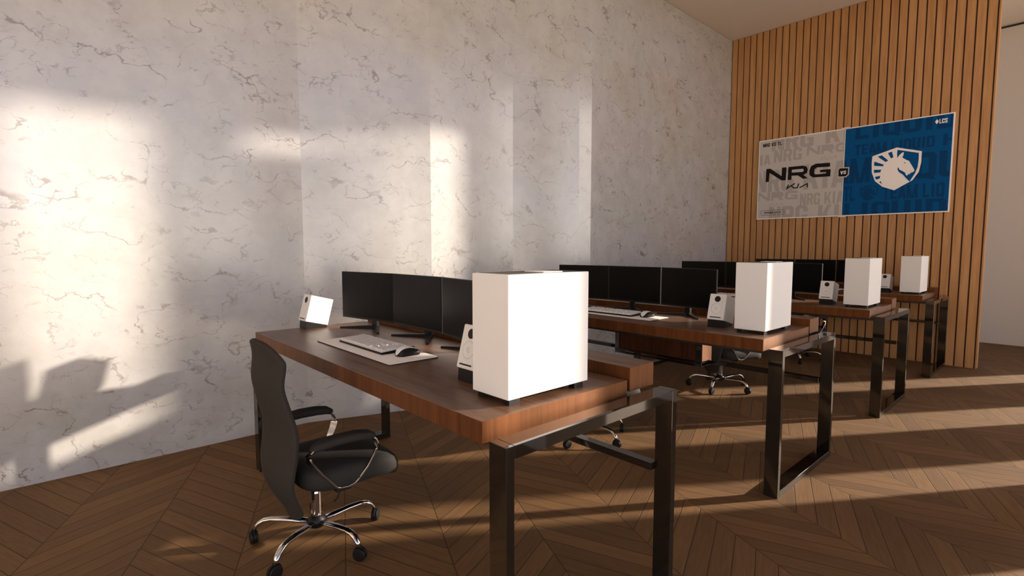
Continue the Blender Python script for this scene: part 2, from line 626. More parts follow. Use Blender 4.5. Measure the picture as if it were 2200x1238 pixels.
T_ = 0.34
GLYPH = {
    'I': [box4(0.31, 0, 0.69, 1)],
    'L': [box4(0.04, 0, 0.04 + T_, 1), box4(0.04, 0, 0.98, 0.18)],
    'T': [box4(0.33, 0, 0.67, 1), box4(0, 0.82, 1, 1)],
    'E': [box4(0.04, 0, 0.04 + T_, 1), box4(0.04, 0, 0.98, 0.18), box4(0.04, 0.41, 0.90, 0.59), box4(0.04, 0.82, 0.98, 1)],
    'H': [box4(0, 0, T_, 1), box4(1 - T_, 0, 1, 1), box4(0, 0.41, 1, 0.59)],
    'N': [box4(0, 0, 0.29, 1), box4(0.71, 0, 1, 1), [(0.02, 1), (0.98 - 0.36, 0), (0.98, 0), (0.38, 1)]],
    'M': [box4(-0.06, 0, 0.20, 1), box4(0.80, 0, 1.06, 1), [(-0.06, 1), (0.34, 0), (0.54, 0), (0.24, 1)], [(1.06, 1), (0.66, 0), (0.46, 0), (0.76, 1)]],
    'A': [[(0, 0), (0.32, 0), (0.60, 1), (0.30, 1)], [(1, 0), (0.68, 0), (0.40, 1), (0.70, 1)], box4(0.22, 0.17, 0.78, 0.34)],
    'V': [[(0, 1), (0.32, 1), (0.60, 0), (0.30, 0)], [(1, 1), (0.68, 1), (0.40, 0), (0.70, 0)]],
    'K': [box4(0, 0, 0.33, 1), [(0.30, 0.42), (0.66, 1), (1, 1), (0.45, 0.22)], [(0.40, 0.55), (0.60, 0.72), (1, 0), (0.66, 0)]],
    'U': [box4(0, 0.15, T_, 1), box4(1 - T_, 0.15, 1, 1)] + ring(0, 0, 1, 0.6, T_, 0.22, (3, 4, 5)),
    'D': [box4(0, 0, T_, 1)] + ring(0, 0, 1, 1, T_, 0.20, (6, 5, 7)) + [box4(0, 0, 0.6, 0.177), box4(0, 0.823, 0.6, 1)],
    'O': ring(0, 0, 1, 1, T_, 0.20),
    'Q': ring(0, 0, 1, 1, T_, 0.20) + [[(0.50, 0.22), (0.74, 0.22), (1.02, -0.06), (0.74, -0.06)]],
    'C': [box4(0, 0.15, T_, 0.85), box4(1 - T_, 0.62, 1, 0.85), box4(1 - T_, 0.15, 1, 0.38)] + ring(0, 0, 1, 1, T_, 0.20, (2,)),
    'G': [box4(0, 0.15, T_, 0.85), box4(1 - T_, 0.66, 1, 0.85), box4(1 - T_, 0.0, 1, 0.50), box4(0.52, 0.36, 1, 0.50)] + ring(0, 0, 1, 1, T_, 0.20, (2,)),
    'R': [box4(0, 0, T_, 1), box4(0, 0.823, 0.6, 1), box4(0, 0.38, 0.6, 0.557)] + ring(0, 0.38, 1, 1, T_, 0.20, (5, 6, 7)) + [[(0.45, 0.42), (0.80, 0.48), (1.0, 0), (0.66, 0)]],
    'S': [[(0, 0.66), (T_, 0.70), (1, 0.34), (1 - T_, 0.30)], box4(0, 0.62, T_, 0.85), box4(1 - T_, 0.66, 1, 0.85), box4(0, 0.15, T_, 0.34), box4(1 - T_, 0.15, 1, 0.38), box4(0.2, 0, 0.8, 0.177), box4(0.2, 0.823, 0.8, 1), [(0, 0.15), (0.2, 0), (0.5, 0.177), (T_, 0.2)], [(1, 0.15), (0.8, 0), (0.5, 0.177), (1 - T_, 0.2)], [(0, 0.85), (0.2, 1), (0.5, 0.823), (T_, 0.8)], [(1, 0.85), (0.8, 1), (0.5, 0.823), (1 - T_, 0.8)]],
}
GLYPH['P'] = [box4(0, 0, T_, 1), box4(0, 0.823, 0.6, 1), box4(0, 0.38, 0.6, 0.557)] + ring(0, 0.38, 1, 1, T_, 0.20, (5, 6, 7))
GW = {'I': 0.52, 'M': 1.25, ' ': 0.42, 'L': 0.85, 'T': 0.9, 'E': 0.88}


def clip_polys(polys, c):
    res = []
    for p in polys:
        bm = bmesh.new()
        bm.faces.new([bm.verts.new((u, v, 0)) for u, v in p])
        for co, no in (((c[0], 0, 0), (-1, 0, 0)), ((c[2], 0, 0), (1, 0, 0)), ((0, c[1], 0), (0, -1, 0)), ((0, c[3], 0), (0, 1, 0))):
            bmesh.ops.bisect_plane(bm, geom=bm.verts[:] + bm.edges[:] + bm.faces[:], plane_co=co, plane_no=no, clear_outer=True)
        res += [[(v.co.x, v.co.y) for v in f.verts] for f in bm.faces]
        bm.free()
    return res


def text_geo(s, u0, v0, u1, v1, clip=None):
    """word in block letters stretched to a box on the poster, clipped to a rectangle"""
    gap = 0.13
    tot = sum(GW.get(c, 1.0) for c in s) + gap * (len(s) - 1)
    k = (u1 - u0) / tot
    x = u0
    polys = []
    for c in s:
        wd = GW.get(c, 1.0) * k
        for p in GLYPH.get(c, []):
            polys.append([(x + (a - (0.2 if c == 'I' else 0)) * (wd if c != 'I' else wd / 0.6), v0 + b * (v1 - v0)) for a, b in p])
        x += wd + gap * k
    return clip_polys(polys, clip) if clip else polys


def words(name, items, mat, d, clip=None, lab=None, extra=()):
    polys = list(extra)
    for it in items:
        polys += text_geo(it[0], it[1], it[2], it[3], it[4], clip)
    return poly_part(name, polys, mat, d, lab)


def thick(path, wd):
    """a bent stroke as quads"""
    out_ = []
    for (a, b) in zip(path[:-1], path[1:]):
        dx, dy = b[0] - a[0], b[1] - a[1]
        L_ = math.hypot(dx, dy)
        nx, ny = -dy / L_ * wd / 2, dx / L_ * wd / 2
        ex, ey = dx / L_ * wd * 0.25, dy / L_ * wd * 0.25
        out_.append([(a[0] - ex + nx, a[1] - ey + ny), (a[0] - ex - nx, a[1] - ey - ny), (b[0] + ex - nx, b[1] + ey - ny), (b[0] + ex + nx, b[1] + ey + ny)])
    return out_


L_N = [(0.096, 0.461), (0.1, 0.622), (0.148, 0.621), (0.282, 0.516), (0.283, 0.618), (0.335, 0.617), (0.332, 0.462), (0.286, 0.463), (0.141, 0.569), (0.134, 0.461)]
L_R = [(0.353, 0.462), (0.356, 0.617), (0.517, 0.615), (0.558, 0.599), (0.573, 0.565), (0.564, 0.523), (0.526, 0.505), (0.579, 0.461), (0.523, 0.46), (0.468, 0.505), (0.396, 0.509), (0.397, 0.46)]
L_RH = [(0.398, 0.58), (0.519, 0.578), (0.53, 0.561), (0.52, 0.542), (0.397, 0.546)]
L_G = [(0.804, 0.614), (0.659, 0.62), (0.607, 0.6), (0.589, 0.549), (0.593, 0.496), (0.63, 0.465), (0.811, 0.459), (0.812, 0.541), (0.703, 0.544), (0.703, 0.517), (0.766, 0.514), (0.765, 0.497), (0.655, 0.497), (0.641, 0.515), (0.644, 0.557), (0.669, 0.576), (0.804, 0.57)]
STR = [[(0.347, 0.356), (0.364, 0.404)], [(0.354, 0.366), (0.434, 0.412)], [(0.395, 0.390), (0.429, 0.360), (0.464, 0.360)], [(0.464, 0.358), (0.480, 0.406)], [(0.493, 0.360), (0.574, 0.400), (0.574, 0.358)]]


def xf(p, su, sv, ou, ov):
    return [(ou + (u - 0.096) * su, ov + (v - 0.46) * sv) for u, v in p]


def logo(ou, ov, su, sv):
    return [xf(p, su, sv, ou, ov) for p in (L_N, L_R, L_G)]


CG = (BW + 0.002, BW + 0.002, 0.937, PH - BW - 0.002)
CB = (0.946, BW + 0.002, PW - BW - 0.002, PH - BW - 0.002)
faint = []
faint += logo(0.552, 0.722, 0.60, 0.66) + logo(0.000, 0.225, 0.66, 0.68)
for ou, ov in ((0.705, 0.654), (0.150, 0.158)):
    for s_ in STR:
        faint += thick([(ou + (u - 0.345) * 0.68, ov + (v - 0.356) * 0.75) for u, v in s_], 0.006)
faint = clip_polys(faint, CG)
words('background_lettering', [
    ('NRG', 0.155, 0.830, 0.62, 1.040), ('KIA', 0.745, 0.835, 1.16, 1.045),
    ('KIA', -0.075, 0.672, 0.145, 0.795), ('NRG', 0.185, 0.690, 0.50, 0.835),
    ('NRG', -0.03, 0.335, 0.42, 0.600), ('KIA', 0.530, 0.330, 0.985, 0.625),
    ('NRG', 0.500, 0.150, 0.715, 0.285), ('KIA', 0.760, 0.150, 0.955, 0.285),
    ('NRG', 0.150, -0.075, 0.590, 0.150), ('KIA', 0.700, -0.080, 1.080, 0.140)],
    M['p_grey2'], 0.0022, CG, 'faint darker grey words behind the left logo', faint)
words('background_lettering', [
    ('LIQUID', 1.035, 0.835, 1.90, 1.035), ('TEAM LIQUID', 1.040, 0.662, 1.735, 0.775), ('H', 1.800, 0.664, 1.90, 0.775),
    ('AM', 0.865, 0.360, 1.185, 0.630), ('LIQU', 1.300, 0.352, 1.955, 0.612),
    ('TL', 0.955, 0.160, 1.062, 0.330), ('TEAM LIQ', 1.320, 0.158, 1.835, 0.300), ('UID', 1.885, 0.158, 2.10, 0.290),
    ('LIQUID', 0.962, -0.045, 1.855, 0.140)],
    M['p_navy'], 0.0022, CB, 'faint navy words behind the horse crest')

words('title_lettering', [('NRG VS TL', 0.050, 0.892, 0.271, 0.934, 0.035)], M['p_black'], 0.003, None, 'small black title in the top left corner')
poly_part('letter_logo', [L_N, L_R, L_G], M['p_black'], 0.003, 'big wide black letters')
poly_part('letter_counter', [L_RH], M['p_grey'], 0.0038)
kp = []
for s_ in STR:
    kp += thick(s_, 0.0135)
poly_part('sponsor_logo', kp, M['p_black'], 0.003, 'small slanted black letters under the big ones')
# little outlined caption box, bottom left
cbx = []
ln = 0.0035
for r_ in (rect(0.058, 0.106, 0.322, 0.106 + ln), rect(0.058, 0.050, 0.322, 0.050 + ln), rect(0.052, 0.055, 0.052 + ln, 0.104), rect(0.324, 0.055, 0.324 + ln, 0.104)):
    cbx.append(r_)
words('caption_box', [('SPRING SPLIT', 0.090, 0.070, 0.296, 0.090)], M['p_black'], 0.003, None, 'tiny outlined caption in the bottom left corner', cbx)
# versus badge
poly_part('badge_rim', [[(0.881, 0.528), (0.898, 0.549), (0.996, 0.543), (0.996, 0.460), (0.970, 0.432), (0.883, 0.438)]], M['p_grey'], 0.0030, 'pale rim of the badge')
poly_part('versus_badge', [[(0.891, 0.522), (0.904, 0.538), (0.985, 0.532), (0.985, 0.466), (0.965, 0.444), (0.893, 0.449)]], M['p_black'], 0.0038, 'black badge on the seam')
words('badge_lettering', [('VS', 0.911, 0.471, 0.968, 0.507, 0.02)], M['p_white'], 0.0046, None)
# league mark
words('league_mark', [('LCS', 1.761, 0.884, 1.825, 0.928, 0.05)], M['p_white'], 0.003, None, 'white letters with a diamond in the top right corner',
      [[(1.727, 0.906), (1.742, 0.930), (1.757, 0.906), (1.742, 0.881)]])
# horse crest
CREST = [(1.209, 0.632), (1.423, 0.697), (1.635, 0.629), (1.635, 0.517), (1.62, 0.423), (1.571, 0.342), (1.419, 0.251), (1.314, 0.297), (1.243, 0.364), (1.211, 0.458), (1.206, 0.559)]
C_BLUE = [[(1.43, 0.671), (1.611, 0.615), (1.613, 0.548), (1.608, 0.472), (1.588, 0.407), (1.547, 0.33), (1.519, 0.364), (1.489, 0.406), (1.452, 0.437), (1.438, 0.468), (1.441, 0.492), (1.456, 0.463), (1.481, 0.446), (1.504, 0.428), (1.516, 0.396), (1.528, 0.396), (1.533, 0.411), (1.549, 0.404), (1.546, 0.416), (1.568, 0.424), (1.583, 0.435), (1.579, 0.455), (1.556, 0.5), (1.534, 0.543), (1.506, 0.56), (1.474, 0.587), (1.484, 0.611), (1.485, 0.64), (1.47, 0.636), (1.447, 0.613), (1.432, 0.586), (1.428, 0.63)],
          [(1.257, 0.623), (1.294, 0.633), (1.354, 0.569), (1.331, 0.557)], [(1.348, 0.649), (1.382, 0.66), (1.398, 0.6), (1.377, 0.588)],
          [(1.229, 0.574), (1.317, 0.531), (1.31, 0.514), (1.229, 0.528)], [(1.229, 0.486), (1.297, 0.48), (1.288, 0.452), (1.232, 0.452)],
          [(1.241, 0.409), (1.29, 0.416), (1.286, 0.387), (1.255, 0.378)], [(1.283, 0.35), (1.296, 0.359), (1.31, 0.322)],
          [(1.489, 0.537), (1.512, 0.524), (1.493, 0.525)], [(1.547, 0.437), (1.559, 0.438), (1.552, 0.431)]]
poly_part('horse_crest', [CREST], M['p_white'], 0.003, 'white shield with a horse head')
poly_part('crest_cutout', C_BLUE, M['p_blue'], 0.0038)


def sm(p):
    return [(1.108 + (u - 1.206) * 0.39, 0.155 + (v - 0.251) * 0.385) for u, v in p]


poly_part('faint_crest', [sm(CREST)], M['p_navy'], 0.003, 'small navy repeat of the crest')
poly_part('faint_crest_cutout', [sm(p) for p in C_BLUE], M['p_blue'], 0.0038)


# ================================================================== one workstation (nearest one), copied three times
ZT = 0.75
X0, X1 = 0.322, 0.931         # desktop, front and back edge
YF, YN = -0.627, -2.4885      # far and near end
FX0, FX1 = 0.322, 1.088
FZ = 0.708
OFF = [(0, 0), (1.7161, 0.0131), (3.4679, -0.0052), (5.1473, -0.0212)]


def loop_xz(mb, x0, x1, z0, z1, y0, y1, tx, tz):
    mb.box(x0, x0 + tx, y0, y1, z0, z1)
    mb.box(x1 - tx, x1, y0, y1, z0, z1)
    mb.box(x0 + tx, x1 - tx, y0, y1, z1 - tz, z1)
    mb.box(x0 + tx, x1 - tx, y0, y1, z0, z0 + tz)
    return mb


def make_desk():
    r = empty('office_desk', (0, 0, 0))
    top = MB().box(X0, X1, YN, YF, ZT - 0.0585, ZT)
    top.mi = [1, 0, 1, 1, 1, 1]
    top.build('tabletop', [M['walnut_top'], M['walnut_side']], r, bevel=0.0012, segs=1)
    bx = MB().box(0.945, 1.084, YN, YF, FZ, 0.789)
    bx.mi = [1, 0, 1, 1, 1, 1]
    bx.build('raised_back_box', [M['walnut_top'], M['walnut_side']], r, bevel=0.0012, segs=1)
    for y0 in (-2.578, -0.614):
        loop_xz(MB(), FX0, FX1, 0.0, FZ, y0, y0 + 0.0637, 0.027, 0.033).build('leg_frame', M['chrome'], r, bevel=0.0012, segs=1)
    MB().box(1.040, 1.078, -2.5143, -0.614, 0.4205, 0.4455).build('stretcher', M['chrome'], r, bevel=0.001, segs=1)
    for x in (0.372, 0.862):
        MB().box(x, x + 0.03, -2.5143, -0.614, ZT - 0.0585 - 0.019, ZT - 0.0585).build('support_rail', M['black_steel'], r)
    cab = MB().box(0.948, 1.076, -1.862, -1.184, 0.4455, FZ - 0.001)
    cab.mi = [0, 0, 0, 0, 0, 1]  # only the front face takes the shaded walnut
    cab.build('drawer_cabinet', [M['walnut_side'], M['walnut_shaded']], r, bevel=0.001, segs=1)
    fr = MB()
    for y0 in (-1.864, -1.218):
        fr.box(0.936, 0.946, y0, y0 + 0.036, 0.4125, FZ - 0.001)
    fr.box(0.936, 0.946, -1.828, -1.218, 0.4125, 0.428)
    fr.box(0.946, 1.076, -1.864, -1.828, 0.4125, 0.4204)
    fr.box(0.946, 1.076, -1.218, -1.182, 0.4125, 0.4204)
    fr.box(0.936, 1.0385, -1.862, -1.184, 0.432, 0.4452)
    fr.build('cabinet_frame', M['chrome'], r)
    return r


def make_monitor():
    """origin on the table under the screen centre; the screen faces local -X"""
    r = empty('monitor', (0, 0, 0))
    W2, zb, zt_ = 0.2065, 0.066, 0.309
    MB().box(0.0, 0.014, -W2, W2, zb, zt_).build('housing', M['black'], r, bevel=0.002)
    MB().box(-0.0012, 0.001, -W2 + 0.004, W2 - 0.004, zb + 0.010, zt_ - 0.004).build('screen_panel', M['screen'], r)
    MB().box(0.013, 0.040, -0.10, 0.10, zb + 0.03, zt_ - 0.06).build('rear_bulge', M['black'], r, bevel=0.012, segs=3)
    ny = 0.088
    nk = MB().prism([(0.112, 0.004), (0.130, 0.004), (0.130, 0.12), (0.060, 0.155), (0.036, 0.155), (0.036, 0.130), (0.112, 0.105)], 'y', ny - 0.020, ny + 0.020)
    nk.build('stand_neck', M['black'], r, bevel=0.002)
    ft = MB()
    for s in (-1, 1):
        # foot bar runs forward and sideways, tapering
        a = Vector((0.128, ny, 0.0))
        b = Vector((0.012, ny + s * 0.160, 0.0))
        d = (b - a).normalized()
        n = Vector((-d.y, d.x, 0))
        pts = [(a + n * 0.016), (b + n * 0.006), (b - n * 0.006), (a - n * 0.016)]
        hs = (0.018, 0.007, 0.007, 0.018)
        vs = [(p.x, p.y, 0.0) for p in pts] + [(p.x, p.y, h) for p, h in zip(pts, hs)]
        ft.add(vs, [(3, 2, 1, 0), (4, 5, 6, 7), (0, 1, 5, 4), (1, 2, 6, 5), (2, 3, 7, 6), (3, 0, 4, 7)])
    ft.build('stand_foot', M['black'], r, fix=True)
    return r


def make_speaker():
    """origin on the table below the lower front edge; the front faces local -X and leans back"""
    r = empty('desk_speaker', (0, 0, 0))
    til = 0.257
    W2, hh, dd = 0.0475, 0.1445, 0.128
    zf = 0.041
    R_ = Matrix.Translation((0, 0, zf)) @ Matrix.Rotation(til, 4, 'Y')
    body = MB().box(0, dd, -W2, W2, 0, hh).rot(R_)
    bo = body.build('enclosure', M['white_plastic'], r, bevel=0.005, segs=3)
    MB().lathe([(0.0165, -0.0012), (0.0165, 0.001)], (0, 0.0, hh - 0.029), 'x', 28).rot(R_).build('tweeter', M['black'], r)
    MB().lathe([(0.030, 0.001), (0.030, -0.0008), (0.0275, -0.0012), (0.025, 0.0), (0.012, 0.0006), (0.008, -0.002), (0.0, -0.003)], (0, 0, 0.063), 'x', 32).rot(R_).build('woofer_cone', M['grey_white'], r, smooth_=True)
    MB().box(-0.0012, 0.001, -0.031, 0.031, 0.0115, 0.0165).rot(R_).build('bass_port_slot', M['black'], r)
    x_r, z_r = dd * math.cos(til), zf - dd * math.sin(til)
    st = MB().prism([(0.004, 0.0), (x_r - 0.004, 0.0), (x_r - 0.002, z_r + 0.0018), (0.008, zf - 0.0015)], 'y', -W2 + 0.004, W2 - 0.004)
    st.build('wedge_stand', M['black'], r, bevel=0.001, segs=1)
    return r


def make_tower():
    r = empty('computer_tower', (0.4453, -2.4469, ZT + 0.0004))
    w_, d_, z0, z1 = 0.1562, 0.3334, 0.0178, 0.3590
    sh = MB().box(0, d_, 0, w_, z0, z1)
    sh.build('case_shell', M['white_case'], r, bevel=0.0025)
    MB().box(0.016, d_ - 0.014, 0.012, w_ - 0.012, z1 - 0.004, z1 + 0.0008).build('top_vent', M['vent'], r)
    MB().box(0.150, 0.232, 0.016, w_ - 0.060, z1 + 0.0003, z1 + 0.0036).build('top_panel', M['white_case'], r, bevel=0.001, segs=1)
    MB().box(0.268, 0.312, 0.020, w_ - 0.020, z1 + 0.0003, z1 + 0.0016).build('radiator_grille', M['black'], r)
    for x in (0.012, d_ - 0.052):
        for y in (0.010, w_ - 0.034):
            MB().box(x, x + 0.040, y, y + 0.024, 0.0, z0 + 0.001).build('foot', M['black'], r)
    return r


def make_mat():
    c = (0.5625, -1.443, ZT + 0.0004)
    r = empty('desk_mat', c)
    def outline(x0, x1, y0, y1, rr):
        pts = []
        for cx, cy, a0 in ((x1 - rr, y1 - rr, 0), (x0 + rr, y1 - rr, 90), (x0 + rr, y0 + rr, 180), (x1 - rr, y0 + rr, 270)):
            for k in range(5):
                a = math.radians(a0 + k * 22.5)
                pts.append((cx + rr * math.cos(a), cy + rr * math.sin(a)))
        return pts
    MB().prism(outline(-0.1095, 0.1095, -0.341, 0.341, 0.012), 'z', 0.0, 0.0030).build('stitched_edge', M['mat_edge'], r)
    MB().prism(outline(-0.1082, 0.1082, -0.3397, 0.3397, 0.011), 'z', 0.0005, 0.0040).build('mat_surface', M['mat'], r)
    return r


def make_keyboard():
    r = empty('keyboard', (0.579, -1.409, ZT + 0.0048))
    hw, hd = 0.199, 0.064
    base = MB().prism([(-hd, 0.0), (hd, 0.0), (hd, 0.016), (-hd, 0.0095)], 'y', -hw, hw)
    base.build('keyboard_base', M['black'], r, bevel=0.001, segs=1)
    plate = MB().prism([(-hd + 0.001, 0.0085), (hd - 0.001, 0.0150), (hd - 0.001, 0.0185), (-hd + 0.001, 0.0120)], 'y', -hw + 0.001, hw - 0.001)
    plate.build('top_plate', M['white_plastic'], r)
    keys = MB()
    rows = 6
    px = (2 * hd - 0.012) / rows
    for i in range(rows):
        x = -hd + 0.006 + px * (i + 0.5)
        z = 0.0112 + (x + hd) / (2 * hd) * 0.0065
        if i == 0:
            lay = [1.25, 1.25, 1.25, 6.25, 1.25, 1.25, 1.25, 1.25, -0.25, 1, 1, 1, -0.25, 2, 1, 1]
        elif i == 5:
            lay = [1, -1, 1, 1, 1, 1, -0.5, 1, 1, 1, 1, -0.5, 1, 1, 1, 1, -0.25, 1, 1, 1, -0.25, 1, 1, 1, 1]
        elif i == 1:
            lay = [2.25] + [1] * 10 + [2.75, -1.25, 1, -1.25, 1, 1, 1, 1]
        elif i == 2:
            lay = [1.75] + [1] * 11 + [2.25, -3.5, 1, 1, 1, 1]
        elif i == 3:
            lay = [1.5] + [1] * 12 + [1.5, -0.25, 1, 1, 1, -0.25, 1, 1, 1, 1]
        else:
            lay = [1] * 13 + [2, -0.25, 1, 1, 1, -0.25, 1, 1, 1, 1]
        tot = sum(abs(k) for k in lay)
        un = (2 * hw - 0.012) / tot
        y = hw - 0.006
        for k in lay:
            wk = abs(k) * un
            if k > 0:
                g = 0.0013
                a0, a1, b0, b1 = x - px / 2 + g, x + px / 2 - g, y - wk + g, y - g
                s = 0.0018
                vs = [(a0, b0, z), (a1, b0, z), (a1, b1, z), (a0, b1, z), (a0 + s, b0 + s, z + 0.0075), (a1 - s, b0 + s, z + 0.0082), (a1 - s, b1 - s, z + 0.0082), (a0 + s, b1 - s, z + 0.0075)]
                keys.add(vs, [(0, 3, 2, 1), (4, 5, 6, 7), (0, 1, 5, 4), (1, 2, 6, 5), (2, 3, 7, 6), (3, 0, 4, 7)])
            y -= wk
    k = keys.build('keycaps', M['key_white'], r)
    return r


def make_mouse():
    """origin on the mat; the palm end points to local -X"""
    r = empty('computer_mouse', (0.590, -1.672, ZT + 0.0048))
    L_, W_ = 0.100, 0.031
    nu, nv = 20, 18
    def surf(u, v):
        # u 0..1 along length from palm to buttons, v -1..1 across
        x = -0.046 + L_ * u
        wid = W_ * (0.62 + 0.38 * math.sin(PI * min(1, max(0, 0.10 + 0.62 * u)))) * (1 - 0.55 * max(0, u - 0.93) / 0.07) * min(1.0, (0.25 + (u / 0.12) ** 0.5 * 0.75) if u < 0.12 else 1.0)
        hz = 0.036 * (math.sin(PI * (0.10 + 0.80 * u ** 0.82))) ** 0.8 * (0.25 + 0.75 * min(1, u / 0.12) ** 0.6 if u < 0.12 else 1)
        a = v * PI / 2
        return (x, wid * math.sin(a), 0.002 + hz * max(0.0, math.cos(a)) ** 0.55)
    def patch(v0, v1):
        vs, fs = [], []
        for i in range(nu + 1):
            for j in range(nv + 1):
                vs.append(surf(i / nu, v0 + (v1 - v0) * j / nv))
        for i in range(nu):
            for j in range(nv):
                a = i * (nv + 1) + j
                fs.append((a, a + 1, a + nv + 2, a + nv + 1))
        return vs, fs
    for nm, a, b, mt in (('top_shell', -0.52, 0.52, M['white_plastic']), ('side_grip', -1.0, -0.50, M['black']), ('side_grip', 0.50, 1.0, M['black'])):
        m_ = MB().add(*patch(a, b))
        o_ = m_.build(nm, mt, r, smooth_=True, fix=True)
        sd_ = o_.modifiers.new('solid', 'SOLIDIFY')
        sd_.thickness = 0.002
        sd_.offset = -1
    MB().lathe([(0.009, -0.003), (0.010, 0.0), (0.009, 0.003)], (0.030, 0, 0.0235), 'y', 16).build('scroll_wheel', M['black'], r)
    MB().prism([(-0.044, -0.010), (-0.030, -0.026), (0.040, -0.028), (0.053, -0.012), (0.053, 0.012), (0.040, 0.028), (-0.030, 0.026), (-0.044, 0.010)], 'z', 0.0, 0.004).build('base', M['black'], r)
    return r


def interp(tab, z):
    """piecewise smooth table lookup, keys ascending"""
    if z <= tab[0][0]:
        return tab[0][1]
    for (a, va), (b, vb) in zip(tab[:-1], tab[1:]):
        if z <= b:
            f = (z - a) / (b - a)
            return va + (vb - va) * f
    return tab[-1][1]


def make_chair():
    """origin on the floor under the gas lift; faces local +X"""
    r = empty('office_chair', (0.298, -1.451, 0))
    # ---- backrest: S-shaped shell, edges wrapped forward
    PX_ = [(0.120, -0.078), (0.16, -0.082), (0.20, -0.098), (0.25, -0.122), (0.30, -0.140), (0.357, -0.141), (0.43, -0.127), (0.52, -0.122), (0.60, -0.142), (0.68, -0.164), (0.72, -0.163), (0.77, -0.155), (0.81, -0.164), (0.85, -0.180)]
    PW_ = [(0.120, 0.060), (0.16, 0.085), (0.20, 0.108), (0.25, 0.136), (0.30, 0.158), (0.357, 0.176), (0.43, 0.184), (0.52, 0.180), (0.60, 0.170), (0.68, 0.164), (0.72, 0.170), (0.77, 0.179), (0.80, 0.178), (0.85, 0.150)]
    PD_ = [(0.120, 0.012), (0.25, 0.028), (0.40, 0.040), (0.60, 0.040), (0.75, 0.034), (0.85, 0.024)]
    nz, nw = 40, 22
    vs, fs = [], []
    for i in range(nz + 1):
        for j in range(nw + 1):
            wv = -1 + 2 * j / nw
            zt_ = 0.852 - 0.075 * abs(wv) ** 3.6
            zb_ = 0.125 + 0.030 * abs(wv) ** 2
            z = zb_ + (zt_ - zb_) * i / nz
            vs.append((interp(PX_, z) - interp(PD_, z) * (1 - abs(wv) ** 2.2), interp(PW_, z) * wv, z))
    for i in range(nz):
        for j in range(nw):
            a = i * (nw + 1) + j
            fs.append((a, a + 1, a + nw + 2, a + nw + 1))
    bo = MB().add(vs, fs).build('backrest', M['fabric'], r, smooth_=True)
    sm_ = bo.modifiers.new('smooth', 'SMOOTH')
    sm_.factor = 0.5
    sm_.iterations = 6
    so = bo.modifiers.new('solid', 'SOLIDIFY')
    so.thickness = 0.020
    so.offset = 0
    bv = bo.modifiers.new('bevel', 'BEVEL')
    bv.width = 0.008
    bv.segments = 2
    bv.angle_limit = math.radians(50)
    # ---- seat cushion: rounded slab with a waterfall front
    nx, ny = 18, 14
    vs, fs = [], []
    def ring(zf_):
        pass
    seat = MB()
    lay = [(0.82, 0.0), (0.96, 0.012), (1.0, 0.035), (1.0, 0.062), (0.965, 0.082), (0.86, 0.093), (0.60, 0.099), (0.25, 0.101)]
    nseg = 40
    for k, (sc, hz) in enumerate(lay):
        for j in range(nseg):
            a = 2 * PI * j / nseg
            ca, sa = math.cos(a), math.sin(a)
            p = 0.42
            ex = math.copysign(abs(ca) ** p, ca) * 0.205 * sc
            ey = math.copysign(abs(sa) ** p, sa) * 0.192 * sc
            xx = 0.097 + ex
            drop = 0.040 * max(0.0, (xx - 0.17) / 0.135) ** 2
            lift = 0.012 * max(0.0, (-xx - 0.0) / 0.11)
            vs.append((xx, ey, 0.266 + hz - drop + lift))
    nl = len(lay)
    for k in range(nl - 1):
        for j in range(nseg):
            fs.append((k * nseg + j, k * nseg + (j + 1) % nseg, (k + 1) * nseg + (j + 1) % nseg, (k + 1) * nseg + j))
    fs.append(tuple(range(nseg - 1, -1, -1)))
    fs.append(tuple((nl - 1) * nseg + j for j in range(nseg)))
    seat.add(vs, fs).build('seat', M['seat_fabric'], r, smooth_=True)
    # ---- armrests
    for s in (-1, 1):
        y = s * 0.200
        path2 = [(-0.082, 0.4585), (-0.094, 0.449), (-0.099, 0.432), (-0.094, 0.412), (-0.055, 0.357), (-0.005, 0.296), (0.008, 0.283), (0.024, 0.277), (0.055, 0.274), (0.078, 0.278), (0.096, 0.290), (0.134, 0.337), (0.158, 0.382), (0.166, 0.404), (0.166, 0.424), (0.158, 0.442), (0.146, 0.4525)]
        pth = []
        for x, z in path2:
            inn = max(0.0, (0.40 - z) / 0.125)
            pth.append((x, y - s * 0.030 * min(1, inn), z))
        arm = MB().sweep(pth, [(-0.017, -0.0034), (0.017, -0.0034), (0.017, 0.0034), (-0.017, 0.0034)], up=(0, 0.0001, 1)).build('arm_loop', M['bright_chrome'], r, bevel=0.0015)
        pad = MB()
        pp_ = [(-0.088, 0.455), (-0.075, 0.4665), (-0.04, 0.4745), (0.02, 0.4785), (0.085, 0.4765), (0.130, 0.470), (0.148, 0.4605), (0.152, 0.4545)]
        sec = [(0.027 * math.copysign(abs(math.cos(2 * PI * j / 14)) ** 0.6, math.cos(2 * PI * j / 14)), 0.0165 * math.copysign(abs(math.sin(2 * PI * j / 14)) ** 0.7, math.sin(2 * PI * j / 14))) for j in range(14)]
        pad.sweep([(x, y, z - 0.005) for x, z in pp_], sec, scales=[0.55, 0.85, 1, 1.08, 1.08, 1, 0.8, 0.5])
        pad.build('arm_pad', M['seat_fabric'], r, smooth_=True)
    # ---- mechanism
    me_ = MB().box(-0.055, 0.085, -0.055, 0.055, 0.2455, 0.268)
    me_.box(0.010, 0.070, -0.176, 0.176, 0.258, 0.272)
    me_.build('seat_mechanism', M['black'], r, bevel=0.004)
    MB().tube([(0.03, -0.045, 0.252), (0.045, -0.085, 0.247), (0.058, -0.100, 0.226), (0.045, -0.104, 0.205), (0.028, -0.106, 0.193)], 0.0034, 8).build('tilt_lever', M['black'], r, smooth_=True)
